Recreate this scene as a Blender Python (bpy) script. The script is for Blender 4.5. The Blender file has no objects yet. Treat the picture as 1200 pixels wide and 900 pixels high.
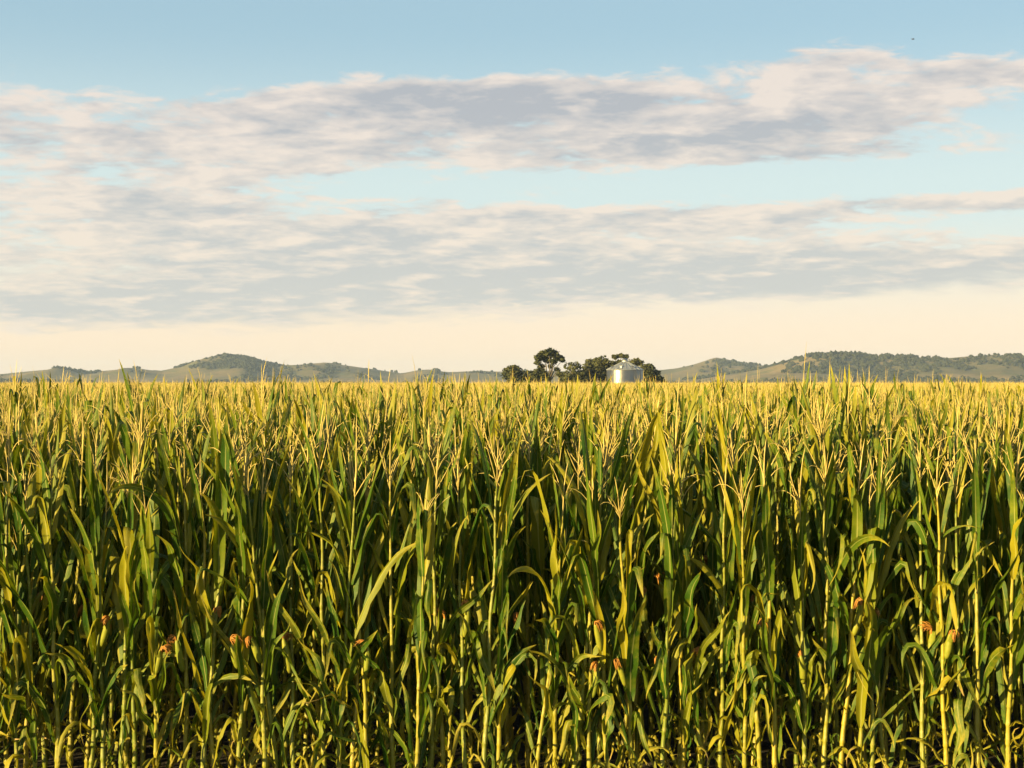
import bpy, bmesh, math, random
import numpy as np
from mathutils import Vector, Matrix, noise

R = math.radians
rnd = random.Random(20)
scene = bpy.context.scene
col = scene.collection

# ------------------------------------------------------------------ camera
CAM_Z = 2.92
F_PX = 1667.0                       # focal length in pixels of the 1200 px wide photograph
HORIZON = 449.0
cam_data = bpy.data.cameras.new('camera')
cam_data.lens = 50.0
cam_data.sensor_width = 36.0
cam_data.clip_start = 0.1
cam_data.clip_end = 20000
cam = bpy.data.objects.new('camera', cam_data)
cam.location = (0, 0, CAM_Z)
cam.rotation_euler = (R(90) - math.atan((450 - HORIZON) / F_PX), 0, 0)
col.objects.link(cam)
scene.camera = cam


def at(px, py, depth):
    """direction of a photo pixel (1200x900) carried out to a known depth"""
    return Vector(((px - 600) / F_PX * depth, depth, CAM_Z + (HORIZON - py) / F_PX * depth))


# ------------------------------------------------------------------ sky, sun, exposure
SUN_EL = R(10.5)
SUN_AZ = R(180 + 53)                # clockwise from +Y (the view direction): behind the camera, to its left
sun_dir = Vector((math.sin(SUN_AZ) * math.cos(SUN_EL), math.cos(SUN_AZ) * math.cos(SUN_EL), math.sin(SUN_EL)))
sun_data = bpy.data.lights.new('sun', 'SUN')
sun_data.energy = 5.0
sun_data.angle = R(0.5)
sun_data.color = (1.0, 0.74, 0.27)
sun = bpy.data.objects.new('sun', sun_data)
sun.rotation_euler = (-sun_dir).to_track_quat('-Z', 'Y').to_euler()
col.objects.link(sun)

scene.view_settings.view_transform = 'Standard'
scene.view_settings.look = 'None'
scene.view_settings.gamma = 1.0
scene.view_settings.use_curve_mapping = False
scene.view_settings.exposure = 1.8

cy = scene.cycles
cy.max_bounces = 4
cy.diffuse_bounces = 2
cy.glossy_bounces = 2
cy.transmission_bounces = 2
cy.volume_bounces = 0
cy.sample_clamp_indirect = 6.0
cy.use_denoising = True


class NT:
    """small helper for node graphs"""
    def __init__(self, tree):
        self.t = tree
        self.n = tree.nodes
        self.l = tree.links

    def new(self, kind, **kw):
        n = self.n.new(kind)
        for k, v in kw.items():
            setattr(n, k, v)
        return n

    def put(self, sock, v):
        if isinstance(v, bpy.types.NodeSocket):
            self.l.new(v, sock)
        elif v is not None:
            sock.default_value = v

    def m(self, op, a, b=None, c=None, clamp=False):
        n = self.new('ShaderNodeMath', operation=op, use_clamp=clamp)
        for i, v in enumerate((a, b, c)):
            self.put(n.inputs[i], v)
        return n.outputs[0]

    def step(self, v, lo, hi, a=0.0, b=1.0):
        n = self.new('ShaderNodeMapRange', interpolation_type='SMOOTHSTEP')
        self.put(n.inputs['Value'], v)
        self.put(n.inputs['From Min'], lo)
        self.put(n.inputs['From Max'], hi)
        self.put(n.inputs['To Min'], a)
        self.put(n.inputs['To Max'], b)
        return n.outputs[0]

    def mix(self, fac, a, b, blend='MIX'):
        n = self.new('ShaderNodeMix', data_type='RGBA', blend_type=blend)
        self.put(n.inputs[0], fac)
        self.put(n.inputs[6], a if isinstance(a, bpy.types.NodeSocket) else (*a, 1.0))
        self.put(n.inputs[7], b if isinstance(b, bpy.types.NodeSocket) else (*b, 1.0))
        return n.outputs[2]

    def noise(self, vec, scale, detail=2.0, rough=0.5, dist=0.0):
        n = self.new('ShaderNodeTexNoise')
        if vec is not None:
            self.l.new(vec, n.inputs['Vector'])
        n.inputs['Scale'].default_value = scale
        n.inputs['Detail'].default_value = detail
        n.inputs['Roughness'].default_value = rough
        n.inputs['Distortion'].default_value = dist
        return n.outputs['Fac']

    def xyz(self, x, y, z):
        n = self.new('ShaderNodeCombineXYZ')
        for i, v in enumerate((x, y, z)):
            self.put(n.inputs[i], v)
        return n.outputs[0]


def make_world():
    w = bpy.data.worlds.new('World')
    scene.world = w
    w.use_nodes = True
    w.cycles.sampling_method = 'MANUAL'
    w.cycles.sample_map_resolution = 256
    g = NT(w.node_tree)
    g.n.clear()
    STR = 0.0505
    out = g.new('ShaderNodeOutputWorld')
    bg = g.new('ShaderNodeBackground')
    bg.inputs['Strength'].default_value = STR
    g.l.new(bg.outputs[0], out.inputs[0])
    sky = g.new('ShaderNodeTexSky', sky_type='NISHITA')
    sky.sun_disc = False
    sky.sun_elevation = SUN_EL
    sky.sun_rotation = SUN_AZ
    sky.altitude = 600
    sky.air_density = 1.0
    sky.dust_density = 2.2
    sky.ozone_density = 1.2
    tc = g.new('ShaderNodeTexCoord')
    sep = g.new('ShaderNodeSeparateXYZ')
    g.l.new(tc.outputs['Generated'], sep.inputs[0])
    x, y, z = sep.outputs
    zz = g.m('MAXIMUM', z, 0.0)
    # low warm haze along the whole horizon, paler sky above it
    pale = g.mix(g.step(zz, 0.13, 0.25), (4.1, 4.85, 4.75), (2.4, 3.6, 4.2))
    pale = g.mix(g.step(zz, 0.13, 0.02), pale, (6.45, 5.15, 3.75))
    base = g.mix(g.step(zz, 0.60, 0.10, 0.35, 0.90), sky.outputs[0], pale)
    # clouds: a layer seen in perspective
    e = g.m('ADD', zz, 0.14)
    px, py = g.m('DIVIDE', g.m('MULTIPLY', x, 1.5), e), g.m('DIVIDE', g.m('MULTIPLY', y, 1.7), e)
    vec = g.xyz(px, py, 0.37)
    so = 0.14
    vec2 = g.xyz(g.m('ADD', px, sun_dir.x * so), g.m('ADD', py, sun_dir.y * so), 0.42)
    # broad banks of cloud over this stretch of sky
    def spread(table):
        tot = None
        for (cx, cyy, sx, sy, wgt) in table:
            dx = g.m('DIVIDE', g.m('SUBTRACT', x, (cx - 600) / F_PX * 0.97), sx / F_PX)
            dz = g.m('DIVIDE', g.m('SUBTRACT', z, (HORIZON - cyy) / F_PX * 0.97), sy / F_PX)
            q = g.m('ADD', g.m('MULTIPLY', dx, dx), g.m('MULTIPLY', dz, dz))
            gs = g.m('MULTIPLY', g.m('EXPONENT', g.m('MULTIPLY', q, -1.0)), wgt)
            tot = gs if tot is None else g.m('ADD', tot, gs)
        return tot
    banks = g.m('MAXIMUM', g.m('MINIMUM', spread(CLOUD_BANKS), 0.34), -0.3)
    heavy = spread(CLOUD_CORES)

    def dens(v):
        a = g.noise(v, 1.3, 3.0, 0.55, 0.2)
        b = g.noise(v, 3.4, 4.0, 0.55, 0.5)
        c = g.noise(v, 8.5, 4.0, 0.58, 0.5)
        return g.m('ADD', g.m('MULTIPLY', a, 0.30), g.m('MULTIPLY', b, 0.55)), c
    (m1, c1), (m2, c2) = dens(vec), dens(vec2)
    d1 = g.m('ADD', g.m('ADD', m1, banks), g.m('MULTIPLY', c1, 0.42))
    # the deck ends above a clear strip, lower on the left
    edge = g.m('ADD', zz, g.m('ADD', g.m('MULTIPLY', x, -0.045), g.m('MULTIPLY', g.m('SUBTRACT', m1, 0.43), 0.05)))
    low = g.step(edge, 0.042, 0.058)
    alpha = g.m('MULTIPLY', g.step(d1, 0.67, 0.84), low)
    thick = g.step(d1, 0.70, 0.98)
    lit = g.m('ADD', g.m('MULTIPLY', g.m('SUBTRACT', m1, m2), 4.0), g.m('MULTIPLY', g.m('SUBTRACT', c1, c2), 1.2))
    puff = g.m('MULTIPLY', g.m('SUBTRACT', g.noise(vec, 2.6, 4.0, 0.62, 0.3), 0.5), 2.2)
    lit = g.m('ADD', g.m('ADD', lit, g.m('SUBTRACT', 0.92, heavy)), g.m('SUBTRACT', puff, g.m('MULTIPLY', thick, 0.45)), clamp=True)
    lowness = g.step(zz, 0.20, 0.05)
    grey = g.mix(lowness, (2.7, 2.8, 3.0), (3.5, 3.6, 3.45))
    cream = g.mix(lowness, (5.0, 4.4, 3.9), (5.3, 4.65, 3.85))
    shade = g.mix(lit, grey, cream)
    cl = g.mix(g.m('MULTIPLY', alpha, 0.92), base, shade)
    g.l.new(cl, bg.inputs['Color'])


# photo position and size of the main banks, weight (negative: clear gaps)
CLOUD_BANKS = [
    (560, 112, 230, 24, 0.30), (300, 118, 90, 16, 0.14), (700, 150, 260, 50, 0.18), (760, 170, 150, 30, 0.16),
    (950, 78, 80, 34, 0.22), (1010, 130, 110, 34, 0.22), (1110, 100, 60, 24, 0.20), (1195, 110, 40, 30, 0.18),
    (430, 160, 160, 30, 0.14), (180, 150, 120, 22, 0.10), (0, 140, 90, 28, 0.14), (120, 230, 260, 60, 0.18), (330, 190, 140, 30, 0.13), (300, 275, 320, 34, 0.16), (720, 272, 360, 20, 0.13),
    (250, 350, 330, 28, 0.34), (170, 374, 260, 15, 0.30), (600, 250, 110, 16, 0.22), (850, 252, 190, 14, 0.26), (1130, 240, 140, 12, 0.30),
    (650, 315, 420, 30, 0.32), (1060, 320, 340, 26, 0.34), (400, 290, 200, 30, 0.18),
    (980, 208, 300, 16, -0.22), (1050, 182, 170, 9, 0.12), (480, 215, 120, 16, -0.12), (300, 50, 400, 40, -0.25), (200, 88, 130, 24, -0.22), (760, 45, 160, 20, -0.12), (1000, 20, 330, 26, -0.20),
]
# their thick grey undersides
CLOUD_CORES = [
    (560, 112, 220, 28, 0.40), (800, 168, 170, 28, 0.38), (1010, 152, 90, 20, 0.30), (250, 355, 350, 32, 0.40), (700, 322, 420, 24, 0.45),
    (1060, 335, 300, 20, 0.40), (60, 190, 160, 30, 0.15), (400, 290, 160, 20, 0.15),
]
make_world()


# ------------------------------------------------------------------ tagging helpers
def tag(o, label=None, cat=None, group=None, kind=None):
    if label: o['label'] = label
    if cat: o['category'] = cat
    if group: o['group'] = group
    if kind: o['kind'] = kind
    return o


def link(name, data, parent=None, loc=(0, 0, 0), rot=(0, 0, 0), scale=(1, 1, 1)):
    o = bpy.data.objects.new(name, data)
    o.location, o.rotation_euler, o.scale = loc, rot, scale
    o.parent = parent
    col.objects.link(o)
    return o


class MB:
    """collects quads and tris with the point attributes the plant materials read:
    coat = (across, along, dryness), tone = random per piece"""
    def __init__(self):
        self.v, self.f, self.c, self.t, self.mi = [], [], [], [], []

    def add(self, v, f, c=None, t=0.5, mat=0):
        n = len(self.v)
        self.v.extend(v)
        self.f.extend([tuple(i + n for i in q) for q in f])
        self.c.extend(c if c is not None else [(0.5, 0.5, 0.0)] * len(v))
        self.t.extend([t] * len(v))
        self.mi.extend([mat] * len(f))

    def tube(self, pts, rads, sides=6, t=0.5, dry=0.0, mat=0, cap=True, ell=1.0):
        """tapered tube along pts"""
        v, f, c = [], [], []
        n = len(pts)
        up = Vector((0.31, 0.95, 0.05)).normalized()
        for i in range(n):
            a = pts[max(i - 1, 0)]
            b = pts[min(i + 1, n - 1)]
            d = (Vector(b) - Vector(a))
            if d.length < 1e-9: d = Vector((0, 0, 1))
            d.normalize()
            s = d.cross(up)
            if s.length < 1e-4: s = d.cross(Vector((1, 0, 0)))
            s.normalize()
            w = s.cross(d)
            for k in range(sides):
                an = 2 * math.pi * k / sides
                p = Vector(pts[i]) + (s * math.cos(an) + w * math.sin(an) * ell) * rads[i]
                v.append(tuple(p))
                c.append((k / sides, i / max(n - 1, 1), dry))
        for i in range(n - 1):
            for k in range(sides):
                k2 = (k + 1) % sides
                f.append((i * sides + k, i * sides + k2, (i + 1) * sides + k2, (i + 1) * sides + k))
        if cap:
            f.append(tuple(range((n - 1) * sides, n * sides)))
            f.append(tuple(range(sides - 1, -1, -1)))
        self.add(v, f, c, t, mat)

    def mesh(self, name, mats, smooth=True):
        me = bpy.data.meshes.new(name)
        me.from_pydata(self.v, [], self.f)
        for m in mats: me.materials.append(m)
        if len(mats) > 1:
            me.polygons.foreach_set('material_index', self.mi)
        me.polygons.foreach_set('use_smooth', [smooth] * len(me.polygons))
        a = me.attributes.new('coat', 'FLOAT_VECTOR', 'POINT')
        a.data.foreach_set('vector', np.array(self.c, dtype=np.float32).ravel())
        a = me.attributes.new('tone', 'FLOAT', 'POINT')
        a.data.foreach_set('value', np.array(self.t, dtype=np.float32))
        me.update()
        return me


# ------------------------------------------------------------------ materials
def new_mat(name):
    m = bpy.data.materials.new(name)
    m.use_nodes = True
    g = NT(m.node_tree)
    bsdf = g.n['Principled BSDF']
    return m, g, bsdf


def plant_inputs(g):
    a = g.new('ShaderNodeAttribute', attribute_name='coat')
    s = g.new('ShaderNodeSeparateXYZ')
    g.l.new(a.outputs['Vector'], s.inputs[0])
    t = g.new('ShaderNodeAttribute', attribute_name='tone')
    oi = g.new('ShaderNodeObjectInfo')
    var = g.m('FRACT', g.m('ADD', t.outputs['Fac'], oi.outputs['Random']))
    geo = g.new('ShaderNodeNewGeometry')
    return s.outputs[0], s.outputs[1], s.outputs[2], var, geo.outputs['Position']


def mat_leaf():
    m, g, b = new_mat('corn_leaf')
    u, v, dry, var, pos = plant_inputs(g)
    au = g.m('ABSOLUTE', u)
    # blade colour, plant to plant
    green = g.mix(var, (0.017, 0.058, 0.004), (0.088, 0.128, 0.005))
    green = g.mix(g.step(var, 0.66, 0.98), green, (0.24, 0.21, 0.010))
    patch = g.noise(pos, 6.0, 4.0, 0.6)
    green = g.mix(g.step(patch, 0.48, 0.75), green, (0.135, 0.155, 0.008))
    # fine parallel veins
    wv = g.m('MULTIPLY_ADD', g.m('SINE', g.m('MULTIPLY', u, 34.0)), 0.5, 0.5)
    green = g.mix(g.m('MULTIPLY', wv, 0.22), green, (0.045, 0.10, 0.006))
    # dying leaves: yellow then straw, from the tip and the margins inwards
    sp = g.noise(pos, 22.0, 4.0, 0.62)
    reach = g.m('ADD', g.m('ADD', g.m('MULTIPLY', dry, 1.25), g.m('MULTIPLY', g.m('POWER', v, 5.0), 0.52)),
                g.m('ADD', g.m('MULTIPLY', au, 0.10), g.m('MULTIPLY', sp, 0.55)))
    yellow = g.mix(g.step(reach, 0.46, 0.88), green, (0.25, 0.215, 0.020))
    straw = g.mix(g.step(reach, 0.93, 1.25), yellow, (0.40, 0.28, 0.125))
    speck = g.noise(pos, 90.0, 3.0, 0.6)
    straw = g.mix(g.m('MULTIPLY', g.step(speck, 0.62, 0.74), 0.5), straw, (0.20, 0.13, 0.04))
    rib = g.step(au, 0.13, 0.05)
    c = g.mix(g.m('MULTIPLY', rib, g.m('SUBTRACT', 0.8, g.m('MULTIPLY', v, 0.5))), straw, (0.32, 0.31, 0.10))
    g.l.new(c, b.inputs['Base Color'])
    b.inputs['Roughness'].default_value = 0.48
    b.inputs['Specular IOR Level'].default_value = 0.25
    bump = g.new('ShaderNodeBump')
    bump.inputs['Strength'].default_value = 0.35
    bump.inputs['Distance'].default_value = 0.004
    h = g.m('ADD', g.m('MULTIPLY', wv, 0.5), g.m('MULTIPLY', g.noise(pos, 55.0, 3.0, 0.6), 1.2))
    g.l.new(h, bump.inputs['Height'])
    g.l.new(bump.outputs[0], b.inputs['Normal'])
    tr = g.new('ShaderNodeBsdfTranslucent')
    g.l.new(g.mix(1.0, c, (1.5, 1.4, 0.4), 'MULTIPLY'), tr.inputs['Color'])
    mx = g.new('ShaderNodeMixShader')
    mx.inputs[0].default_value = 0.25
    g.l.new(b.outputs[0], mx.inputs[1])
    g.l.new(tr.outputs[0], mx.inputs[2])
    g.l.new(mx.outputs[0], g.n['Material Output'].inputs[0])
    return m


def mat_stalk():
    m, g, b = new_mat('corn_stalk')
    u, v, dry, var, pos = plant_inputs(g)
    c = g.mix(var, (0.10, 0.135, 0.008), (0.26, 0.215, 0.014))
    n = g.noise(pos, 26.0, 5.0, 0.6)
    c = g.mix(g.step(n, 0.5, 0.72), c, (0.34, 0.28, 0.07))
    c = g.mix(g.step(dry, 0.2, 1.0), c, (0.33, 0.25, 0.10))
    sp = g.noise(pos, 60.0, 3.0)
    c = g.mix(g.m('MULTIPLY', g.step(sp, 0.62, 0.72), 0.6), c, (0.10, 0.07, 0.02))
    g.l.new(c, b.inputs['Base Color'])
    b.inputs['Roughness'].default_value = 0.45
    bump = g.new('ShaderNodeBump')
    bump.inputs['Strength'].default_value = 0.3
    bump.inputs['Distance'].default_value = 0.003
    g.l.new(g.m('SINE', g.m('MULTIPLY', u, 75.0)), bump.inputs['Height'])
    g.l.new(bump.outputs[0], b.inputs['Normal'])
    return m


def mat_simple(name, ca, cb, scale, rough=0.6, detail=4.0, spec=0.3, sheen=None):
    m, g, b = new_mat(name)
    u, v, dry, var, pos = plant_inputs(g)
    n = g.noise(pos, scale, detail, 0.6)
    f = g.m('MULTIPLY_ADD', var, 0.5, g.m('MULTIPLY', g.step(n, 0.3, 0.7), 0.5), clamp=True)
    g.l.new(g.mix(f, ca, cb), b.inputs['Base Color'])
    b.inputs['Roughness'].default_value = rough
    b.inputs['Specular IOR Level'].default_value = spec
    return m


M_LEAF = mat_leaf()
M_STALK = mat_stalk()
M_TASSEL = mat_simple('corn_tassel', (0.27, 0.215, 0.060), (0.49, 0.385, 0.145), 30.0, 0.7)
M_HUSK = mat_simple('ear_husk', (0.11, 0.15, 0.014), (0.21, 0.20, 0.022), 40.0, 0.5)
M_SILK = mat_simple('ear_silk', (0.20, 0.080, 0.015), (0.38, 0.18, 0.035), 50.0, 0.6)
M_BARK = mat_simple('tree_bark', (0.06, 0.048, 0.036), (0.12, 0.10, 0.08), 3.0, 0.9)
M_CROWN = mat_simple('tree_foliage', (0.026, 0.034, 0.013), (0.062, 0.062, 0.024), 0.35, 0.7, 3.0, 0.2)
M_WOOD = mat_simple('far_wood_foliage', (0.013, 0.018, 0.012), (0.030, 0.033, 0.019), 0.03, 0.9, 3.0, 0.1)


def mat_ground():
    m, g, b = new_mat('pasture')
    geo = g.new('ShaderNodeNewGeometry')
    n1 = g.noise(geo.outputs['Position'], 0.012, 6.0, 0.6)
    n2 = g.noise(geo.outputs['Position'], 1.4, 5.0, 0.6)
    c = g.mix(g.step(n1, 0.38, 0.62), (0.10, 0.115, 0.035), (0.20, 0.17, 0.075))
    c = g.mix(g.m('MULTIPLY', n2, 0.5), c, (0.07, 0.075, 0.028))
    g.l.new(c, b.inputs['Base Color'])
    b.inputs['Roughness'].default_value = 0.95
    b.inputs['Specular IOR Level'].default_value = 0.1
    return m


def mat_soil():
    m, g, b = new_mat('field_soil')
    geo = g.new('ShaderNodeNewGeometry')
    p = geo.outputs['Position']
    n1 = g.noise(p, 3.0, 8.0, 0.65)
    n2 = g.noise(p, 24.0, 5.0, 0.6)
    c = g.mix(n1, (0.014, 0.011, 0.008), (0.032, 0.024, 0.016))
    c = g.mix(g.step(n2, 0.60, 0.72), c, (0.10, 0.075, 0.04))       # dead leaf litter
    g.l.new(c, b.inputs['Base Color'])
    b.inputs['Roughness'].default_value = 0.95
    bump = g.new('ShaderNodeBump')
    bump.inputs['Distance'].default_value = 0.05
    g.l.new(g.noise(p, 9.0, 8.0, 0.6), bump.inputs['Height'])
    g.l.new(bump.outputs[0], b.inputs['Normal'])
    return m


def mat_hill():
    m, g, b = new_mat('hill_grass')
    geo = g.new('ShaderNodeNewGeometry')
    p = geo.outputs['Position']
    n1 = g.noise(p, 0.006, 6.0, 0.62, 0.4)
    n2 = g.noise(p, 0.035, 6.0, 0.65)
    n3 = g.noise(p, 0.25, 4.0, 0.6)
    c = g.mix(g.step(n1, 0.36, 0.64), (0.10, 0.090, 0.048), (0.19, 0.142, 0.078))
    c = g.mix(g.step(n2, 0.50, 0.66), c, (0.085, 0.092, 0.040))
    c = g.mix(g.m('MULTIPLY', g.step(n3, 0.5, 0.7), 0.5), c, (0.06, 0.07, 0.03))
    g.l.new(c, b.inputs['Base Color'])
    b.inputs['Roughness'].default_value = 0.95
    b.inputs['Specular IOR Level'].default_value = 0.1
    return m


def mat_steel(name, base, rough, metallic=1.0):
    m, g, b = new_mat(name)
    geo = g.new('ShaderNodeNewGeometry')
    p = geo.outputs['Position']
    n = g.noise(p, 1.6, 6.0, 0.65)
    c = g.mix(n, tuple(k * 0.82 for k in base), base)
    g.l.new(c, b.inputs['Base Color'])
    b.inputs['Metallic'].default_value = metallic
    g.put(b.inputs['Roughness'], g.m('MULTIPLY_ADD', n, 0.18, rough - 0.09))
    return m


M_GROUND, M_SOIL, M_HILL = mat_ground(), mat_soil(), mat_hill()
M_STEEL = mat_steel('galvanised_steel', (0.37, 0.37, 0.37), 0.31)
M_ROOF = mat_steel('weathered_steel_roof', (0.34, 0.36, 0.39), 0.55, 0.7)


# ------------------------------------------------------------------ the ground
def sheet(name, x0, x1, y0, y1, z, m, nx=1, ny=1, bump=0.0):
    v = [(x0 + (x1 - x0) * i / nx, y0 + (y1 - y0) * j / ny, z) for j in range(ny + 1) for i in range(nx + 1)]
    f = [(j * (nx + 1) + i, j * (nx + 1) + i + 1, (j + 1) * (nx + 1) + i + 1, (j + 1) * (nx + 1) + i)
         for j in range(ny) for i in range(nx)]
    me = bpy.data.meshes.new(name)
    me.from_pydata(v, [], f)
    me.materials.append(m)
    o = link(name, me)
    return tag(o, kind='structure')


FIELD_Y0, FIELD_Y1 = 8.9, 272.0
tag(sheet('ground', -3400, 3400, -300, 4300, 0.0, M_GROUND), 'open pasture land reaching back to the hills')
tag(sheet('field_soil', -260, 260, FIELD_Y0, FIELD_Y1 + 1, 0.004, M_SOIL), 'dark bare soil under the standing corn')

# ------------------------------------------------------------------ hills
# skyline read off the photograph: (x px, y px)
SKY_L = [(-500, 434), (-300, 438), (-120, 434), (-40, 440), (0, 440), (30, 437), (65, 434), (100, 438), (145, 434), (190, 437), (207, 434),
         (235, 426), (262, 422), (290, 423), (320, 429), (345, 431), (380, 428), (410, 432), (440, 435), (470, 439), (490, 436),
         (505, 435), (522, 438), (560, 437), (585, 438), (640, 436), (700, 437), (760, 436), (790, 434), (815, 428), (838, 420), (860, 424),
         (872, 426), (905, 432), (960, 436), (1100, 437), (1300, 436), (1700, 434)]
SKY_R = [(700, 447), (820, 444), (880, 434), (905, 430), (930, 426), (960, 420), (1000, 419), (1060, 420), (1110, 421), (1150, 418),
         (1200, 418), (1300, 414), (1450, 420), (1600, 426), (1800, 440)]


def build_hills():
    xl, yl = np.array(SKY_L).T
    xr, yr = np.array(SKY_R).T
    RL, RR = 2650.0, 2150.0                     # how far the two ridges stand
    nx, ny = 330, 84
    r = np.linspace(1500, 3700, ny)
    t = np.linspace(-1050, 1050, nx) / F_PX     # tangent of the bearing
    H = np.zeros((ny, nx))
    V = []
    for j in range(ny):
        for i in range(nx):
            X, Y = t[i] * r[j], r[j]
            px = t[i] * F_PX + 600
            hl = (HORIZON - np.interp(px, xl, yl)) / F_PX * RL + CAM_Z + 4.0
            hr = (HORIZON - np.interp(px, xr, yr)) / F_PX * RR + CAM_Z + 1.0
            g1 = noise.fractal(Vector((X * 0.0042, Y * 0.0042, 1.7)), 1.0, 2.0, 5)
            g2 = noise.ridged_multi_fractal(Vector((X * 0.0075, Y * 0.0028, 4.1)), 1.0, 2.1, 4, 1.0, 2.0)
            out = 0.0
            for (h, rc, wf, wb) in ((hl, RL, 330.0, 420.0), (hr, RR, 260.0, 420.0)):
                d = (Y - rc) / (wf if Y < rc else wb)
                k = math.exp(-d * d)
                side = min(1.0, abs(d) * 1.3)   # spurs and gullies on the slopes, not on the crest
                out = max(out, h * k * (1.0 + side * (0.6 * g1 + 0.36 * (g2 - 1.0))))
            low = 5.0 * max(0.0, noise.fractal(Vector((X * 0.003, Y * 0.003, 9.0)), 1.0, 2.0, 4) + 0.3) * math.exp(-((Y - 1950) / 220) ** 2)
            z = max(out, low) - 1.5
            if j in (0, ny - 1): z = -0.9
            z = max(z, -0.9)
            H[j, i] = z
            V.append((X, Y, z))
    F = [(j * nx + i, j * nx + i + 1, (j + 1) * nx + i + 1, (j + 1) * nx + i) for j in range(ny - 1) for i in range(nx - 1)]
    me = bpy.data.meshes.new('hills')
    me.from_pydata(V, [], F)
    me.polygons.foreach_set('use_smooth', [True] * len(F))
    me.materials.append(M_HILL)
    tag(link('hills', me), 'low grassy hills with gullies along the horizon', kind='structure')

    # ---- woods on the hills: crowns read as one mass at this distance
    bm = bmesh.new()
    bmesh.ops.create_icosphere(bm, subdivisions=1, radius=1.0)
    iv = [v.co.copy() for v in bm.verts]
    fi = [tuple(v.index for v in f.verts) for f in bm.faces]
    bm.free()
    rw = random.Random(5)
    mb = MB()
    count = 0
    for _ in range(90000):
        i = rw.uniform(1, nx - 2.01)
        j = rw.uniform(8, ny * 0.66)
        a, b = int(i), int(j)
        fx, fy = i - a, j - b
        z = (H[b, a] * (1 - fx) + H[b, a + 1] * fx) * (1 - fy) + (H[b + 1, a] * (1 - fx) + H[b + 1, a + 1] * fx) * fy
        if z < 0.5: continue
        tx = t[a] + (t[1] - t[0]) * fx
        yy = r[b] + (r[1] - r[0]) * fy
        X, Y = tx * yy, yy
        px = tx * F_PX + 600
        slope_x = (H[b, a + 1] - H[b, a]) / max(1e-3, (t[1] - t[0]) * yy)
        # woods keep to the gullies and the slopes turned away from the low sun
        nn = noise.fractal(Vector((X * 0.0045, Y * 0.006, 3.3)), 1.0, 2.0, 4)
        d = 0.55 * nn - slope_x * 1.0 - 0.08
        if 205 < px < 325 and z > 27: d += 0.6
        if 905 < px < 1010 and z > 16: d += 0.30
        if px > 905: d += 0.15
        if 485 < px < 515: d += 0.35
        if px < 800 and not (205 < px < 325 and z > 27): d -= 0.12
        if d < rw.uniform(0.0, 0.38): continue
        s = rw.uniform(1.4, 3.4)
        rz = rw.uniform(0, 6.28)
        jit = [1 + rw.uniform(-0.28, 0.28) for _ in iv]
        sx, sz = s * rw.uniform(0.85, 1.4), s * rw.uniform(0.8, 1.25)
        cr, sr = math.cos(rz), math.sin(rz)
        vs = [(X + (p.x * cr - p.y * sr) * sx * q, Y + (p.x * sr + p.y * cr) * sx * q, z + (p.z * q + 0.55) * sz) for p, q in zip(iv, jit)]
        mb.add(vs, fi, None, rw.random())
        count += 1
        if count > 16000: break
    me = mb.mesh('hill_woodland', [M_WOOD], False)
    tag(link('hill_woodland', me), 'dark scrubby woods on the slopes of the far hills', 'woodland', kind='stuff')
    return float(H.max())


HILL_TOP = build_hills()


# ------------------------------------------------------------------ grain bin
def lathe(prof, seg, phase=0.0):
    v, f = [], []
    for (rr, z) in prof:
        for k in range(seg):
            a = 2 * math.pi * k / seg + phase
            v.append((rr * math.cos(a), rr * math.sin(a), z))
    for i in range(len(prof) - 1):
        for k in range(seg):
            k2 = (k + 1) % seg
            f.append((i * seg + k, i * seg + k2, (i + 1) * seg + k2, (i + 1) * seg + k))
    return v, f


def simple_mesh(name, v, f, m, smooth=False):
    me = bpy.data.meshes.new(name)
    me.from_pydata(v, [], f)
    me.materials.append(m)
    me.polygons.foreach_set('use_smooth', [smooth] * len(f))
    return me


def box(v, f, c, sx, sy, sz, rz=0.0):
    n = len(v)
    cr, sr = math.cos(rz), math.sin(rz)
    for dz in (-1, 1):
        for (dx, dy) in ((-1, -1), (1, -1), (1, 1), (-1, 1)):
            lx, ly = dx * sx / 2, dy * sy / 2
            v.append((c[0] + lx * cr - ly * sr, c[1] + lx * sr + ly * cr, c[2] + dz * sz / 2))
    f += [tuple(n + i for i in q) for q in ((3, 2, 1, 0), (4, 5, 6, 7), (0, 1, 5, 4), (1, 2, 6, 5), (2, 3, 7, 6), (3, 0, 4, 7))]


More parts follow.
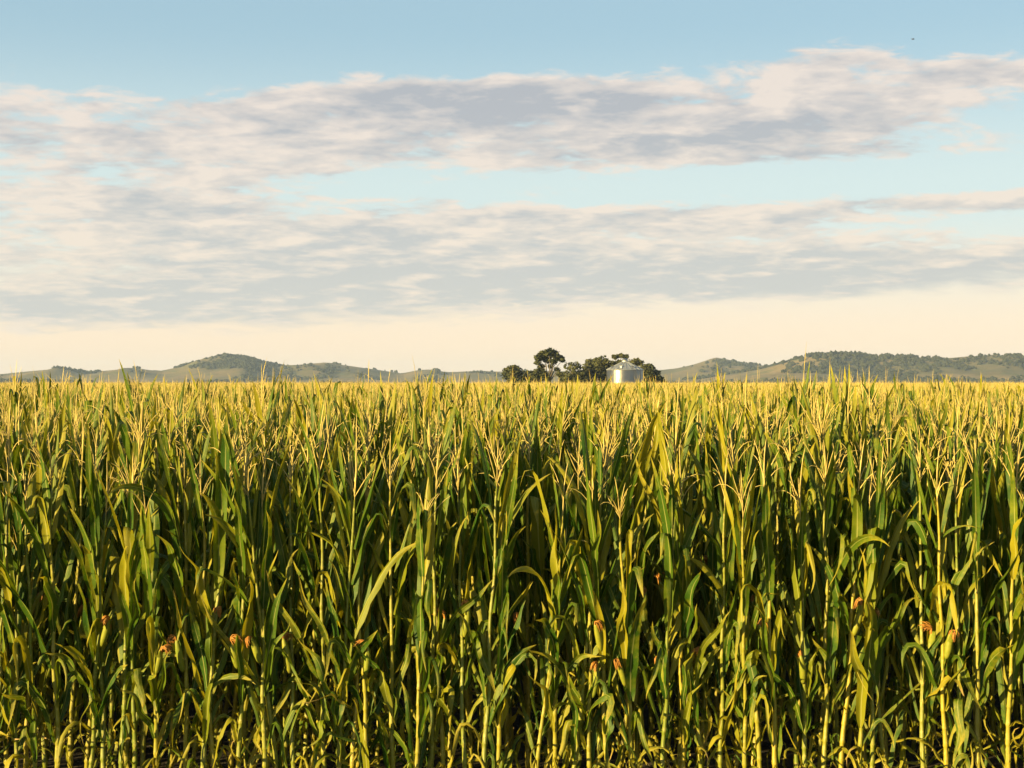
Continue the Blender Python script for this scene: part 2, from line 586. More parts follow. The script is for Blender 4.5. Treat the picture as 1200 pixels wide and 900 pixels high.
def build_bin():
    D = 283.0
    c = at(732.5, 446, D)
    rad = 21.3 / F_PX * D
    eave = CAM_Z + (HORIZON - 433.5) / F_PX * D
    peak = CAM_Z + (HORIZON - 424.2) / F_PX * D
    root = link('grain_bin', None, loc=(c.x, D, 0))
    tag(root, 'round galvanised steel grain bin with conical roof beside dark trees', 'grain bin')
    # the wall is built of rings of corrugated sheet
    pitch, amp = 0.105, 0.011
    nring = 6
    rh = eave / nring
    for k in range(nring):
        prof = []
        n = int(rh / pitch) * 4
        for i in range(n + 1):
            z = k * rh + rh * i / n
            prof.append((rad + (0.006 if k % 2 else 0.0) + amp * math.sin(i * math.pi / 2), z))
        v, f = lathe(prof, 96)
        link('wall_ring', simple_mesh('wall_ring', v, f, M_STEEL, True), root)
    # stiffener posts up the wall
    for k in range(16):
        a = 2 * math.pi * (k + 0.37) / 16
        v, f = [], []
        box(v, f, ((rad + 0.035) * math.cos(a), (rad + 0.035) * math.sin(a), eave / 2), 0.05, 0.09, eave - 0.06, a)
        link('stiffener', simple_mesh('stiffener', v, f, M_STEEL), root)
    # roof: radial panels with raised seams, a little eave overhang
    roof = link('roof', simple_mesh('roof', *lathe([(rad + 0.12, eave - 0.07), (rad + 0.14, eave), (0.62, peak), (0.6, peak - 0.02)], 48), M_ROOF), root)
    for k in range(24):
        a = 2 * math.pi * k / 24
        p0 = Vector(((rad + 0.14) * math.cos(a), (rad + 0.14) * math.sin(a), eave + 0.02))
        p1 = Vector((0.62 * math.cos(a), 0.62 * math.sin(a), peak + 0.02))
        sd = Vector((-math.sin(a), math.cos(a), 0)) * 0.035
        upv = Vector((0, 0, 0.07))
        v = [tuple(q) for q in (p0 - sd, p0 + sd, p1 + sd, p1 - sd, p0 + upv, p1 + upv)]
        f = [(0, 3, 5, 4), (1, 4, 5, 2), (0, 4, 1), (2, 5, 3)]
        link('roof_seam', simple_mesh('roof_seam', v, f, M_ROOF), roof)
    # fill cap, its lid and the little roof vents
    cap = link('filler_neck', simple_mesh('filler_neck', *lathe([(0.66, peak - 0.05), (0.66, peak + 0.22), (0.52, peak + 0.36), (0.05, peak + 0.46)], 20), M_ROOF), root)
    v, f = lathe([(0.5, peak + 0.40), (0.56, peak + 0.5), (0.3, peak + 0.66), (0.03, peak + 0.7)], 16)
    link('lid', simple_mesh('lid', v, f, M_STEEL), cap)
    for k in range(7):
        a = R(-158 + k * 48)
        q = 0.78
        cx, cyy = rad * q * math.cos(a), rad * q * math.sin(a)
        cz = eave + (peak - eave) * (1 - q) * 1.12
        v, f = [], []
        box(v, f, (cx, cyy, cz + 0.16), 0.42, 0.36, 0.34, a)
        box(v, f, (cx + 0.07 * math.cos(a), cyy + 0.07 * math.sin(a), cz + 0.362), 0.58, 0.46, 0.05, a)
        link('roof_vent', simple_mesh('roof_vent', v, f, M_STEEL), root)
    # ladder up the wall
    a = R(-62)
    lad = Vector((math.cos(a), math.sin(a), 0))
    sd = Vector((-math.sin(a), math.cos(a), 0))
    v, f = [], []
    for s in (-1, 1):
        p = lad * (rad + 0.16) + sd * 0.22 * s
        box(v, f, (p.x, p.y, eave / 2 + 0.2), 0.04, 0.04, eave + 0.2, a)
    p = lad * (rad + 0.16)
    for k in range(int(eave / 0.3)):
        box(v, f, (p.x, p.y, 0.4 + k * 0.3), 0.03, 0.40, 0.03, a)
    link('ladder', simple_mesh('ladder', v, f, M_STEEL), root)


build_bin()


# ------------------------------------------------------------------ trees by the bin
def tree(px, top_y, depth, width_px, label, seed, blobs=None, trunk_w=0.28, leaves=1500, fol=M_CROWN):
    """blobs: (dx, z0..1, radius) as shares of width and height; leaf-sized faces fill them"""
    rt = random.Random(seed)
    base = at(px, 446, depth)
    H = CAM_Z + (HORIZON - top_y) / F_PX * depth
    W = width_px / F_PX * depth
    root = link('tree', None, loc=(base.x, depth, 0))
    tag(root, label, 'tree', 'trees around the grain bin')
    if blobs is None:
        blobs = []
        for _ in range(20):
            zz = rt.uniform(0.30, 0.88)
            sp = 0.5 * math.sin(min(1.0, (1.02 - zz) / 0.5) * math.pi / 2) * 0.72
            an = rt.uniform(0, 6.28)
            blobs.append((math.cos(an) * sp * rt.uniform(0.3, 1), math.sin(an) * sp * rt.uniform(0.3, 1), zz, rt.uniform(0.19, 0.30)))
    trunk = MB()
    fork = Vector((rt.uniform(-0.1, 0.1), 0, H * 0.30))
    trunk.tube([(0, 0, -0.05), (0.02, 0, H * 0.12), tuple(fork)], [trunk_w * 1.25, trunk_w, trunk_w * 0.8], 8)
    for (bx, by, bz, br) in blobs:
        e = Vector((bx * W, by * W, bz * H))
        mid = fork.lerp(e, 0.5) + Vector((rt.uniform(-0.3, 0.3), rt.uniform(-0.3, 0.3), rt.uniform(0, 0.4)))
        trunk.tube([tuple(fork + Vector((0, 0, -0.2))), tuple(mid), tuple(e)], [trunk_w * 0.5, trunk_w * 0.28, trunk_w * 0.1], 5)
    link('trunk', trunk.mesh('trunk', [M_BARK]), root)
    cr = MB()
    tot = sum(b[3] ** 2 for b in blobs)
    for (bx, by, bz, br) in blobs:
        n = int(leaves * br * br / tot)
        rr = br * W
        tone = rt.random()
        for _ in range(n):
            d = Vector((rt.gauss(0, 1), rt.gauss(0, 1), rt.gauss(0, 1)))
            d.normalize()
            q = rt.uniform(0.35, 1.0) ** 0.5 * (1 + 0.22 * math.sin(d.x * 5 + bx * 40) * math.sin(d.z * 6 + bz * 30))
            p = Vector((bx * W, by * W, bz * H)) + Vector((d.x * rr, d.y * rr, d.z * rr * 0.72)) * q
            if p.z > H * 1.01: p.z = H * rt.uniform(0.95, 1.01)
            s = rt.uniform(0.20, 0.46)
            a = Vector((rt.gauss(0, 1), rt.gauss(0, 1), rt.gauss(0, 0.7))).normalized()
            b2 = a.cross(Vector((rt.gauss(0, 1), rt.gauss(0, 1), rt.gauss(0, 1)))).normalized()
            cr.add([tuple(p - a * s), tuple(p + b2 * s * 0.6), tuple(p + a * s), tuple(p - b2 * s * 0.6)], [(0, 1, 2, 3)], None, tone)
    link('crown', cr.mesh('crown', [fol], False), root)


TALL = [(-0.30, 0.0, 0.80, 0.17), (-0.16, 0.1, 0.87, 0.17), (0.02, -0.1, 0.91, 0.17), (0.18, 0.0, 0.86, 0.17), (0.34, 0.1, 0.80, 0.14), (0.44, 0, 0.75, 0.08),
        (-0.05, 0.1, 0.76, 0.14), (0.16, -0.1, 0.72, 0.13), (-0.36, 0, 0.70, 0.10), (-0.26, 0.05, 0.52, 0.17), (-0.12, 0, 0.42, 0.17), (-0.36, 0, 0.42, 0.15), (-0.24, 0.1, 0.62, 0.11), (0.26, 0.05, 0.56, 0.09), (0.34, 0.0, 0.46, 0.10), (0.05, 0, 0.62, 0.08)]
tree(643, 407.5, 300, 37, 'tallest tree, open crowned with gaps, standing clear left of the grain bin', 1, TALL, 0.34, 2600)
tree(600, 428.5, 310, 32, 'small rounded tree at the left end of the tree group', 2, None, 0.2, 2200)
tree(622, 435, 318, 36, 'low dark tree between the small rounded tree and the tallest tree', 3, None, 0.18, 1800)
tree(671, 422.5, 312, 33, 'round crowned tree just right of the tallest tree', 4, None, 0.24, 2300)
tree(690, 420, 322, 32, 'slim dark tree between round crowned tree and wide tree', 5, None, 0.2, 2200)
tree(707, 415, 315, 40, 'wide dark tree rising just left behind the grain bin', 6, None, 0.3, 3000)
tree(726, 414.5, 332, 26, 'flat topped tree rising right above the bin roof', 7,
     [(-0.2, 0, 0.92, 0.15), (0.05, 0, 0.95, 0.14), (0.28, 0, 0.93, 0.14), (0.0, 0.1, 0.8, 0.15), (-0.3, 0, 0.65, 0.18), (0.3, 0, 0.6, 0.2), (0, 0, 0.5, 0.24)], 0.24, 1500)
tree(742, 418.5, 305, 36, 'dark tree right behind the right side of the bin roof', 8, None, 0.26, 2500)
tree(759, 425, 300, 27, 'dense dark tree at the right edge of the grain bin', 9, None, 0.22, 2200)
tree(770, 432, 308, 22, 'low dark bushy tree at the right end of the tree group', 10, None, 0.16, 1800)


# ------------------------------------------------------------------ corn: the pieces
PROF_S = [0, 0.10, 0.32, 0.55, 0.75, 0.90, 1.0]
PROF_W = [0.52, 0.80, 1.0, 0.90, 0.64, 0.30, 0.015]


def leaf_strip(mb, rr, kind, nseg=14, across=4, base=(0, 0, 0), phi=0.0, size=1.0, tone=None, dry=None, mat=0):
    """one blade: leaves the stalk along +X (turned by phi), rises, arches over, twists, with a folded midrib and a wavy margin"""
    tone = rr.random() if tone is None else tone
    hang = None                             # where a blade has folded over and hangs straight down
    if kind == 'upper':
        L, W = rr.uniform(0.50, 0.80), rr.uniform(0.052, 0.080)
        th0, th1, pw = R(rr.uniform(6, 18)), R(rr.uniform(8, 46)), rr.uniform(1.2, 2.4)
        if rr.random() < 0.25: hang = rr.uniform(0.55, 0.85)
        tw, wave, fold, d = R(rr.uniform(-80, 80)), 0.14, R(rr.uniform(10, 34)), rr.uniform(0.0, 0.10)
    elif kind == 'mid':
        L, W = rr.uniform(0.56, 0.86), rr.uniform(0.058, 0.090)
        th0, th1, pw = R(rr.uniform(5, 18)), R(rr.uniform(10, 70)), rr.uniform(1.4, 3.0)
        k = rr.random()
        if k < 0.36: hang = rr.uniform(0.4, 0.8)
        elif k < 0.46: th1 = R(rr.uniform(90, 150))
        tw, wave, fold, d = R(rr.uniform(-130, 130)), 0.20, R(rr.uniform(8, 36)), rr.uniform(0.0, 0.15)
    elif kind == 'lower':
        L, W = rr.uniform(0.46, 0.78), rr.uniform(0.042, 0.076)
        th0, th1, pw = R(rr.uniform(8, 30)), R(rr.uniform(22, 85)), rr.uniform(0.9, 2.4)
        if rr.random() < 0.45: hang = rr.uniform(0.25, 0.7)
        tw, wave, fold, d = R(rr.uniform(-240, 240)), 0.30, R(rr.uniform(15, 50)), rr.uniform(0.0, 0.22)
    else:                                   # withered
        L, W = rr.uniform(0.32, 0.60), rr.uniform(0.024, 0.050)
        th0, th1, pw = R(rr.uniform(12, 50)), R(rr.uniform(60, 175)), rr.uniform(0.6, 1.4)
        if rr.random() < 0.6: hang = rr.uniform(0.12, 0.4)
        tw, wave, fold, d = R(rr.uniform(-320, 320)), 0.45, R(rr.uniform(25, 65)), rr.uniform(0.02, 0.46)
    if dry is not None: d = dry
    L *= size; W *= size
    drop = R(rr.uniform(150, 179))
    sway = R(rr.uniform(-28, 28))
    fr, ph1, ph2 = rr.uniform(2.0, 4.5), rr.uniform(0, 6.28), rr.uniform(0, 6.28)
    crumple = {'upper': 0.0, 'mid': 0.006, 'lower': 0.020, 'withered': 0.030}[kind]
    us = [(-1 + 2 * k / across) for k in range(across + 1)]
    pos = Vector((0.012, 0, 0))
    v, c, f = [], [], []
    cp, sp = math.cos(phi), math.sin(phi)
    for i in range(nseg + 1):
        s = i / nseg
        th = th0 + (th1 - th0) * s ** pw
        if hang is not None and s > hang: th = th + (drop - th) * min(1.0, (s - hang) / 0.16)
        yaw = sway * s * s
        dirv = Vector((math.sin(th) * math.cos(yaw), math.sin(th) * math.sin(yaw), math.cos(th)))
        if i: pos = pos + dirv * (L / nseg)
        side = Vector((-math.sin(yaw), math.cos(yaw), 0))
        nor = dirv.cross(side)
        a = tw * s ** 1.3
        sd = side * math.cos(a) + nor * math.sin(a)
        nr = nor * math.cos(a) - side * math.sin(a)
        w = W * float(np.interp(s, PROF_S, PROF_W)) * 0.5
        fo = fold * (1.6 - 0.9 * s) + (0.5 if s < 0.05 else 0.0)
        jx = Vector((math.sin(s * 9 + ph1), math.sin(s * 11 + ph2), math.sin(s * 10 + ph1 * 1.7))) * crumple * s
        for u in us:
            wv = wave * w * u * u * math.sin(fr * 6.283 * s + (ph1 if u > 0 else ph2))
            p = pos + jx + sd * (u * w * math.cos(fo)) - nr * (abs(u) * w * math.sin(fo)) + nr * wv
            v.append((base[0] + p.x * cp - p.y * sp, base[1] + p.x * sp + p.y * cp, base[2] + p.z))
            c.append((u, s, d))
    k = across + 1
    for i in range(nseg):
        for j in range(across):
            f.append((i * k + j, i * k + j + 1, (i + 1) * k + j + 1, (i + 1) * k + j))
    mb.add(v, f, c, tone, mat)


STALK_H = 1.91              # tassel base of the standard plant
NODES = [0.09, 0.19, 0.29, 0.40, 0.51, 0.62, 0.73, 0.84, 0.95, 1.06, 1.17, 1.28, 1.39, 1.50, 1.61, 1.72, 1.83]


def stalk_strip(mb, rr, sides=8, fine=True, mat=0, x=0.0, y=0.0, z0=-0.03, k=1.0, tone=None):
    """jointed stalk wrapped in leaf sheaths; returns its centre line"""
    ax, ay = rr.uniform(-0.035, 0.035), rr.uniform(-0.035, 0.035)
    pa = rr.uniform(0, 6.28)

    def ctr(z):
        q = z / STALK_H
        return (x + ax * q * q + 0.006 * math.sin(z * 9 + pa), y + ay * q * q + 0.006 * math.cos(z * 8 + pa), z * k)

    def rad(z):
        return 0.0160 * (1 - 0.62 * max(0, z) / STALK_H)
    pts, rads = [], []
    if fine:
        zs = [(z0, 1.05)]
        for i, n in enumerate(NODES):
            nx_ = NODES[i + 1] if i + 1 < len(NODES) else 1.89
            zs += [(n - 0.012, 1.02), (n, 1.30), (n + 0.014, 1.16), ((n + nx_) / 2, 1.10), (nx_ - 0.03, 1.02)]
        zs += [(1.91, 0.75), (STALK_H, 0.62)]
        for (z, q) in zs:
            pts.append(ctr(z)); rads.append(rad(z) * q)
    else:
        for z in (max(z0, 0.0), 0.9, 1.4, STALK_H):
            if z < z0: continue
            pts.append(ctr(z)); rads.append(rad(z) * 1.05)
    mb.tube(pts, rads, sides, rr.random() if tone is None else tone, rr.uniform(0, 0.35), mat, False)
    return ctr


def tassel_strip(mb, rr, nbr=11, segs=6, sides=4, base=(0, 0, 0), size=1.0, mat=0, tone=None, thick=1.0):
    """flower head: long central spike and rising side branches beaded with spikelets"""
    tone = rr.random() if tone is None else tone

    def branch(p0, th0, th1, phi, L, r0):
        pts, rads = [], []
        p = Vector(p0)
        for i in range(segs + 1):
            s = i / segs
            th = th0 + (th1 - th0) * s * s
            if i: p = p + Vector((math.sin(th) * math.cos(phi), math.sin(th) * math.sin(phi), math.cos(th))) * (L / segs)
            pts.append(tuple(p))
            q = (0.45 if s < 0.12 else 1.0) * (1.0 if i % 2 else 0.72) * (1 - 0.55 * s ** 3)
            rads.append(r0 * q * (0.4 if i == segs else 1.0))
        mb.tube(pts, rads, sides, tone, 0.0, mat, False)
    b = Vector(base)
    lean = rr.uniform(0, 6.28)
    branch(b, 0.0, R(rr.uniform(2, 18)), lean, (rr.uniform(0.28, 0.42) if rr.random() < 0.88 else rr.uniform(0.42, 0.56)) * size, 0.0052 * thick)
    for _ in range(nbr):
        z = rr.uniform(0.0, 0.12) * size
        droop = rr.random() < 0.3
        branch(b + Vector((0, 0, z)), R(rr.uniform(12, 32)), R(rr.uniform(50, 120) if droop else rr.uniform(8, 50)), rr.uniform(0, 6.28),
               rr.uniform(0.16, 0.30) * size, 0.0036 * thick)


def ear_meshes(rr, i):
    """husked ear leaning from the stalk along its own +Z, with a few loose husk tips; silk as its own piece"""
    L, r = rr.uniform(0.17, 0.23), rr.uniform(0.021, 0.026)
    mb = MB()
    n = 9
    pts, rads = [], []
    bend = rr.uniform(-0.02, 0.02)
    for k in range(n + 1):
        s = k / n
        pts.append((bend * s * s, 0.006 * math.sin(3 * s), L * s))
        rads.append(r * float(np.interp(s, [0, 0.12, 0.35, 0.65, 0.88, 1], [0.45, 0.80, 1.0, 0.95, 0.60, 0.22])))
    mb.tube(pts, rads, 10, rr.random())
    for k in range(rr.randint(2, 4)):           # loose husk tips
        an = rr.uniform(0, 6.28)
        d = Vector((math.cos(an), math.sin(an), 0))
        t = Vector((-d.y, d.x, 0))
        v, c, f = [], [], []
        ln = rr.uniform(0.06, 0.12)
        for q in range(5):
            s = q / 4
            p = d * (r * (0.85 + 0.7 * s * s)) + Vector((0, 0, L * 0.68 + ln * s * (1 - 0.25 * s)))
            w = 0.014 * (1 - s) + 0.002
            v += [tuple(p - t * w), tuple(p + d * 0.003), tuple(p + t * w)]
            c += [(-1, s, 0.2), (0, s, 0.2), (1, s, 0.2)]
            if q: f += [((q - 1) * 3 + j, (q - 1) * 3 + j + 1, q * 3 + j + 1, q * 3 + j) for j in (0, 1)]
        mb.add(v, f, c, rr.random())
    husk = mb.mesh('ear', [M_HUSK])
    sb = MB()
    fall = rr.uniform(0, 6.28)
    droopy = rr.uniform(0.5, 1.4)
    for k in range(30):
        an = fall + rr.gauss(0, 0.28)
        ln = rr.uniform(0.05, 0.11)
        p = Vector((bend, 0, L * 0.95)) + Vector((rr.uniform(-1, 1), rr.uniform(-1, 1), 0)) * 0.006
        pts = [tuple(p - Vector((0, 0, 0.015)))]
        th = R(rr.uniform(8, 40))
        for q in range(4):
            p = p + Vector((math.sin(th) * math.cos(an), math.sin(th) * math.sin(an), math.cos(th))) * ln / 4
            pts.append(tuple(p))
            th = min(th + R(rr.uniform(40, 75)) * droopy, R(176))
        sb.tube(pts, [0.0040, 0.0038, 0.0034, 0.003, 0.0018], 4, rr.random(), 0, 0, False)
    silk = sb.mesh('silk', [M_SILK])
    return husk, silk


lib = random.Random(77)
LEAF_LIB = {}
for kind, n in (('upper', 60), ('mid', 70), ('lower', 60), ('withered', 60)):
    LEAF_LIB[kind] = []
    for _ in range(n):
        mb = MB()
        leaf_strip(mb, lib, kind, nseg=15 if kind != 'withered' else 12, across=4 if kind != 'withered' else 2)
        LEAF_LIB[kind].append(mb.mesh('leaf', [M_LEAF]))
STALK_LIB = []
for _ in range(16):
    mb = MB()
    ctr = stalk_strip(mb, lib)
    STALK_LIB.append((mb.mesh('stalk', [M_STALK]), [ctr(z) for z in NODES], ctr(STALK_H), ctr(1.86)))
TASSEL_LIB = []
for _ in range(36):
    mb = MB()
    tassel_strip(mb, lib, lib.randint(4, 10), thick=1.0)
    TASSEL_LIB.append(mb.mesh('tassel', [M_TASSEL]))
EAR_LIB = [ear_meshes(lib, i) for i in range(14)]

# ------------------------------------------------------------------ corn: the rows in front, plant by plant
ROW0, ROW_STEP = 9.75, 0.76
N_ROWS = 5
FRONT_X = [-6, 18, 41, 70, 100, 122, 140, 157, 190, 217, 236, 253, 279, 312, 328, 345, 380, 396, 412, 435, 460, 487, 503, 520, 545, 566, 583, 622, 648, 668, 690, 712, 743, 775,
           803, 826, 845, 875, 893, 910, 945, 966, 983, 1003, 1024, 1042, 1083, 1108, 1126, 1145, 1180, 1206]
FRONT_TIP = {18: 2.05, 622: 2.0, 487: 2.26, 583: 2.48, 1042: 2.50, 190: 2.30, 983: 2.56, 253: 2.5}     # tassel tip heights told apart in the photo
FRONT_EARS = {100, 122, 190, 217, 253, 279, 312, 345, 435, 520, 545, 690, 712, 743, 775, 803, 910, 945, 983, 1042, 1083, 1108}
ORD = ['', 'first', 'second', 'third', 'fourth', 'fifth', 'sixth', 'seventh', 'eighth', 'ninth', 'tenth', 'eleventh', 'twelfth', 'thirteenth',
       'fourteenth', 'fifteenth', 'sixteenth', 'seventeenth', 'eighteenth', 'nineteenth']
TENS = {2: ('twenty', 'twentieth'), 3: ('thirty', 'thirtieth'), 4: ('forty', 'fortieth'), 5: ('fifty', 'fiftieth'), 6: ('sixty', 'sixtieth')}


def ordinal(n):
    if n < 20: return ORD[n]
    t, u = divmod(n, 10)
    return TENS[t][1] if u == 0 else TENS[t][0] + '-' + ORD[u]


def corn_plant(x, y, tip, row, rr, ears, label):
    std = STALK_H + 0.34
    s = tip / std
    root = link('corn_plant', None, loc=(x, y, 0.0), rot=(R(rr.gauss(0, 2.4)), R(rr.gauss(0, 2.8)), rr.uniform(0, 6.283)),
                scale=(s ** 0.6, s ** 0.6, s))
    tag(root, label, 'corn plant', 'corn plants in the nearest rows of the field')
    st, nodes, top, flag = rr.choice(STALK_LIB)
    link('stalk', st, root)
    plane = rr.uniform(0, 6.28)
    lo = {0: 1, 1: 0, 2: 0, 3: 3, 4: 5}[row]
    for i in range(lo, len(NODES)):
        z = NODES[i]
        if z < 0.30: kind = 'withered'
        elif z < 0.70: kind = rr.choice(['withered', 'lower', 'lower', 'lower'])
        elif z < 1.08: kind = rr.choice(['lower', 'lower', 'mid'])
        elif z < 1.42: kind = rr.choice(['mid', 'mid', 'mid', 'lower'])
        else: kind = 'upper'
        q = {14: 0.95, 15: 0.85, 16: 0.66}.get(i, 1.0) * rr.uniform(0.9, 1.1)
        link('leaf', rr.choice(LEAF_LIB[kind]), root, nodes[i], (0, 0, plane + (math.pi if i % 2 else 0) + rr.gauss(0, 0.35)), (q, q * rr.choice((-1, 1)), q))
    if row < 3:                                  # side shoots: a few more blades low on the stalk
        for _ in range((rr.randint(1, 3) if ears else rr.randint(2, 4)) if row < 1 else rr.randint(2, 5) if row < 2 else 2):
            i = rr.randint(1, 6 if row < 1 else 9)
            q = rr.uniform(0.7, 1.05)
            link('leaf', rr.choice(LEAF_LIB[rr.choice(['lower', 'lower', 'withered', 'mid'])]), root, nodes[i], (0, 0, rr.uniform(0, 6.28)), (q, q, q))
    link('tassel', rr.choice(TASSEL_LIB), root, top, (0, 0, rr.uniform(0, 6.28)))
    for k in range(ears):
        i = rr.choice((6, 7, 7, 8, 8, 9)) - k
        husk, silk = rr.choice(EAR_LIB)
        an = plane + (math.pi if i % 2 else 0) + rr.gauss(0, 0.3)
        if row == 0:                             # an ear the photo shows stands out to one side of its stalk
            an = R(rr.choice((rr.uniform(-150, -110), rr.uniform(-70, -30)))) - root.rotation_euler.z
        n = nodes[i]
        e = link('ear', husk, root, (n[0] + 0.026 * math.cos(an), n[1] + 0.026 * math.sin(an), n[2] - 0.01),
                 (0, R(rr.uniform(10, 24)), an))
        link('silk', silk, e)
    return root


def build_front_rows():
    rr = random.Random(411)
    total = 0
    for row in range(N_ROWS):
        y = ROW0 + ROW_STEP * row
        half = 600 / F_PX * y
        if row == 0:
            xs = [(px, (px - 600) / F_PX * y) for px in FRONT_X]
        else:
            xs, x = [], -half - 0.10
            while x < half + 0.12:
                xs.append((None, x))
                x += rr.uniform(0.115, 0.185)
        n = 0
        for (px, x) in xs:
            n += 1
            if row == 0: tip = FRONT_TIP.get(px, rr.uniform(2.34, 2.68))
            else: tip = rr.uniform(2.46, 2.76) + min(row, 5) * 0.02
            if row and rr.random() < 0.06: tip += rr.uniform(0.10, 0.25)
            ears = 0
            if row == 0: ears = 1 if px in FRONT_EARS else 0
            elif row < 4: ears = 1 if rr.random() < 0.45 else 0
            place = 'front row' if row == 0 else ordinal(row + 1) + ' row back'
            short = row == 0 and px in (18, 622)
            look = 'short slender corn plant with low tassel' if short else ('corn plant with orange-brown ear silk' if ears and row == 0 else
                    ('corn plant with bright sunlit stalk' if row == 0 else 'corn plant with golden tassel'))
            label = '%s in the %s, %s from the left' % (look, place, ordinal(n))
            corn_plant(x, y + rr.gauss(0, 0.035), tip, row, rr, ears, label)
            total += 1
    return total


build_front_rows()


# ------------------------------------------------------------------ corn: the rest of the field, uncountable
def field_variants():
    c = bpy.data.collections.new('corn_field_variants')
    rv = random.Random(909)
    mats = [M_LEAF, M_STALK, M_TASSEL]
    out = {'near': [], 'middle': [], 'far': []}
    idx = 0

    def put(mb, key):
        nonlocal idx
        o = bpy.data.objects.new('corn_variant_%03d' % idx, mb.mesh('corn_variant', mats))
        c.objects.link(o)
        out[key].append(idx)
        idx += 1

    def plant(mb, x, y, k, lo, nseg, across, nbr, tseg, tsides, fine, thick):
        ct = stalk_strip(mb, rv, 6 if fine else 3, False, 1, x, y, -0.02 if fine else 0.5, k)
        plane = rv.uniform(0, 6.28)
        for i in range(lo, len(NODES) - rv.choice((0, 1, 1) if fine else (1, 1, 1, 2))):
            z = NODES[i]
            kind = 'withered' if z < 0.5 else 'lower' if z < 0.9 else 'mid' if z < 1.4 else 'upper'
            leaf_strip(mb, rv, kind, nseg, across, ct(z), plane + (math.pi if i % 2 else 0) + rv.gauss(0, 0.35), {14: 0.95, 15: 0.82, 16: 0.66}.get(i, 1.0))
        tassel_strip(mb, rv, nbr, tseg, tsides, ct(STALK_H), 1.0, 2, None, thick)
    for _ in range(26):
        mb = MB(); plant(mb, 0, 0, 1.0, 2, 9, 2, rv.randint(4, 8), 4, 3, True, 0.9); put(mb, 'near')
    for _ in range(12):
        mb = MB()
        x = -0.5
        while x < 0.5:
            plant(mb, x, rv.gauss(0, 0.04), rv.uniform(0.94, 1.07) + (0.14 if rv.random() < 0.06 else 0), 9, 5, 2, rv.randint(4, 8), 3, 3, False, 1.0)
            x += rv.uniform(0.14, 0.21)
        put(mb, 'middle')
    for _ in range(12):
        mb = MB()
        x = -1.5
        while x < 1.5:
            plant(mb, x, rv.gauss(0, 0.06), rv.uniform(0.93, 1.08) + (0.14 if rv.random() < 0.03 else 0), 12, 4, 1, 7, 2, 3, False, 1.2)
            x += rv.uniform(0.15, 0.22)
        put(mb, 'far')
    return c, out


def build_field():
    variants, groups = field_variants()
    rf = random.Random(31)
    P, ROT, SCL, IDX = [], [], [], []
    tanh = 600 / F_PX
    row = 0
    y = ROW0

    def add(x, y, key, sc, spin):
        P.append((x, y, 0.004)); IDX.append(rf.choice(groups[key]))
        ROT.append((rf.gauss(0, 0.025) if key == 'near' else 0.0, rf.gauss(0, 0.03) if key == 'near' else 0.0, spin))
        SCL.append(sc)
    std = STALK_H + 0.34
    while y < FIELD_Y1:
        half = tanh * y
        if y < 42:
            m = half + 6.0
            x = -m
            while x < m:
                inside = row < N_ROWS and -half - 0.10 <= x <= half + 0.14
                if not inside:
                    tip = rf.uniform(2.50, 2.80) + (rf.uniform(0.15, 0.45) if rf.random() < 0.06 else 0)
                    if row < 3: tip -= 0.12
                    s = tip / std
                    add(x, y + rf.gauss(0, 0.035), 'near', (s ** 0.6, s ** 0.6, s), rf.uniform(0, 6.283))
                x += rf.uniform(0.12, 0.18)
        else:
            L = 1.0 if y < 125 else 3.0
            m = half + 9.0
            x = -m + rf.uniform(0, L)
            while x < m:
                s = rf.gauss(1.18, 0.02)
                add(x, y + rf.gauss(0, 0.03), 'middle' if y < 125 else 'far', (1.0, 1.0, s), rf.choice((0.0, math.pi)) + rf.gauss(0, 0.03))
                x += L
        row += 1
        y += ROW_STEP
    me = bpy.data.meshes.new('corn_field')
    me.from_pydata(P, [], [])
    for (nm, tp, key, data) in (('spin', 'FLOAT_VECTOR', 'vector', ROT), ('size', 'FLOAT_VECTOR', 'vector', SCL), ('pick', 'INT', 'value', IDX)):
        a = me.attributes.new(nm, tp, 'POINT')
        a.data.foreach_set(key, np.array(data, dtype=np.int32 if tp == 'INT' else np.float32).ravel())
    o = link('corn_field', me)
    tag(o, 'dense golden-tasselled corn filling the field behind the nearest rows', 'corn field', kind='stuff')
    ng = bpy.data.node_groups.new('corn_scatter', 'GeometryNodeTree')
    ng.interface.new_socket('Geometry', in_out='INPUT', socket_type='NodeSocketGeometry')
    ng.interface.new_socket('Geometry', in_out='OUTPUT', socket_type='NodeSocketGeometry')
    N, Lk = ng.nodes, ng.links
    gi, go = N.new('NodeGroupInput'), N.new('NodeGroupOutput')
    ci = N.new('GeometryNodeCollectionInfo')
    ci.inputs['Collection'].default_value = variants
    ci.inputs['Separate Children'].default_value = True
    ci.inputs['Reset Children'].default_value = True
    ip = N.new('GeometryNodeInstanceOnPoints')
    ip.inputs['Pick Instance'].default_value = True

    def attr(nm, tp):
        a = N.new('GeometryNodeInputNamedAttribute')
        a.data_type = tp
        a.inputs['Name'].default_value = nm
        return a.outputs['Attribute']
    Lk.new(gi.outputs[0], ip.inputs['Points'])
    Lk.new(ci.outputs[0], ip.inputs['Instance'])
    Lk.new(attr('pick', 'INT'), ip.inputs['Instance Index'])
    er = N.new('FunctionNodeEulerToRotation')
    Lk.new(attr('spin', 'FLOAT_VECTOR'), er.inputs[0])
    Lk.new(er.outputs[0], ip.inputs['Rotation'])
    Lk.new(attr('size', 'FLOAT_VECTOR'), ip.inputs['Scale'])
    Lk.new(ip.outputs[0], go.inputs[0])
    md = o.modifiers.new('scatter', 'NODES')
    md.node_group = ng
    print('field instances', len(P))


build_field()


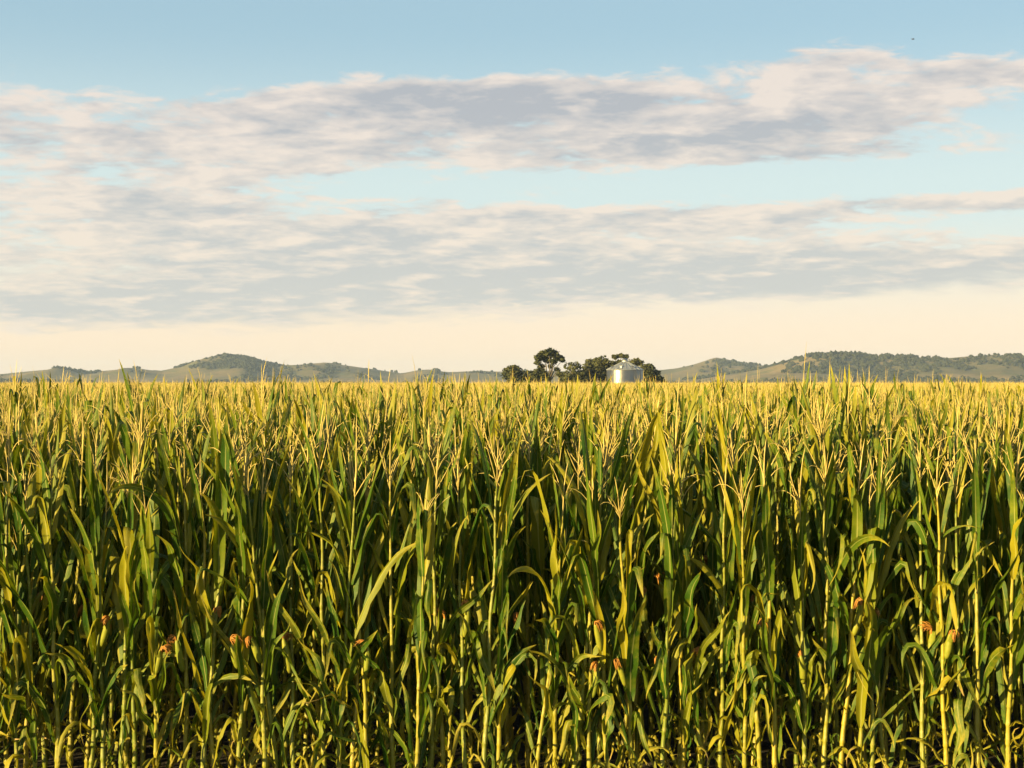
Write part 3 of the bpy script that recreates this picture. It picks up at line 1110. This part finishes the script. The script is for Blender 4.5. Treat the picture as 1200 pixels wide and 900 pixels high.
# ------------------------------------------------------------------ the bird
def build_bird():
    D = 70.0
    p = at(1070, 46, D)
    v, f = [], []
    body = [(-0.085, 0.002, 0.012, 0.0), (-0.05, 0.012, 0.010, 0.0), (-0.015, 0.020, 0.018, 0.0), (0.02, 0.020, 0.019, 0.0), (0.045, 0.012, 0.012, 0.004), (0.06, 0.013, 0.013, 0.006), (0.075, 0.006, 0.006, 0.005), (0.088, 0.001, 0.001, 0.003)]
    n = 10
    for (xx, ry, rz, dz) in body:
        for k in range(n):
            a = 2 * math.pi * k / n
            v.append((xx, ry * math.cos(a), rz * math.sin(a) + dz))
    for i in range(len(body) - 1):
        for k in range(n):
            f.append((i * n + k, i * n + (k + 1) % n, (i + 1) * n + (k + 1) % n, (i + 1) * n + k))
    f.append(tuple(range(n - 1, -1, -1))); f.append(tuple(range((len(body) - 1) * n, len(body) * n)))
    me = simple_mesh('bird', v, f, M_BIRD, True)
    o = link('bird', me, loc=p, rot=(R(12), R(-6), R(8)))
    tag(o, 'tiny dark bird flying high in the blue sky', 'bird')
    for s in (-1, 1):
        v, f = [], []
        for i in range(6):
            q = i / 5
            yy = s * (0.010 + 0.14 * q)
            sweep = -0.05 * q * q + 0.012 * math.sin(q * 3)
            ch = 0.05 * (1 - q ** 2.2) + 0.004
            zz = 0.008 + 0.035 * math.sin(q * 2.2)
            for (dx, dz) in ((0.5, 0), (0.1, 0.004), (-0.5, 0), (0.1, -0.002)):
                v.append((sweep + dx * ch, yy, zz + dz))
            if i:
                for k in range(4):
                    k2 = (k + 1) % 4
                    f.append(((i - 1) * 4 + k, (i - 1) * 4 + k2, i * 4 + k2, i * 4 + k))
        link('wing', simple_mesh('wing', v, f, M_BIRD, True), o)


M_BIRD = mat_simple('bird_feather', (0.02, 0.02, 0.022), (0.045, 0.04, 0.04), 30.0, 0.7)
build_bird()


# ------------------------------------------------------------------ haze
def build_haze():
    v, f = [], []
    top = HILL_TOP + 14.0
    box(v, f, (0, 2000, (top - 2.0) / 2), 6900, 4700, top + 2.0)
    me = bpy.data.meshes.new('haze')
    me.from_pydata(v, [], f)
    m = bpy.data.materials.new('haze')
    m.use_nodes = True
    nt = m.node_tree
    nt.nodes.clear()
    out = nt.nodes.new('ShaderNodeOutputMaterial')
    pv = nt.nodes.new('ShaderNodeVolumePrincipled')
    pv.inputs['Color'].default_value = (0.46, 0.62, 1.0, 1)
    pv.inputs['Density'].default_value = 0.00011
    pv.inputs['Anisotropy'].default_value = 0.0
    nt.links.new(pv.outputs[0], out.inputs['Volume'])
    me.materials.append(m)
    o = link('haze', me)
    tag(o, 'thin pale haze in the evening air', 'haze', kind='stuff')


build_haze()
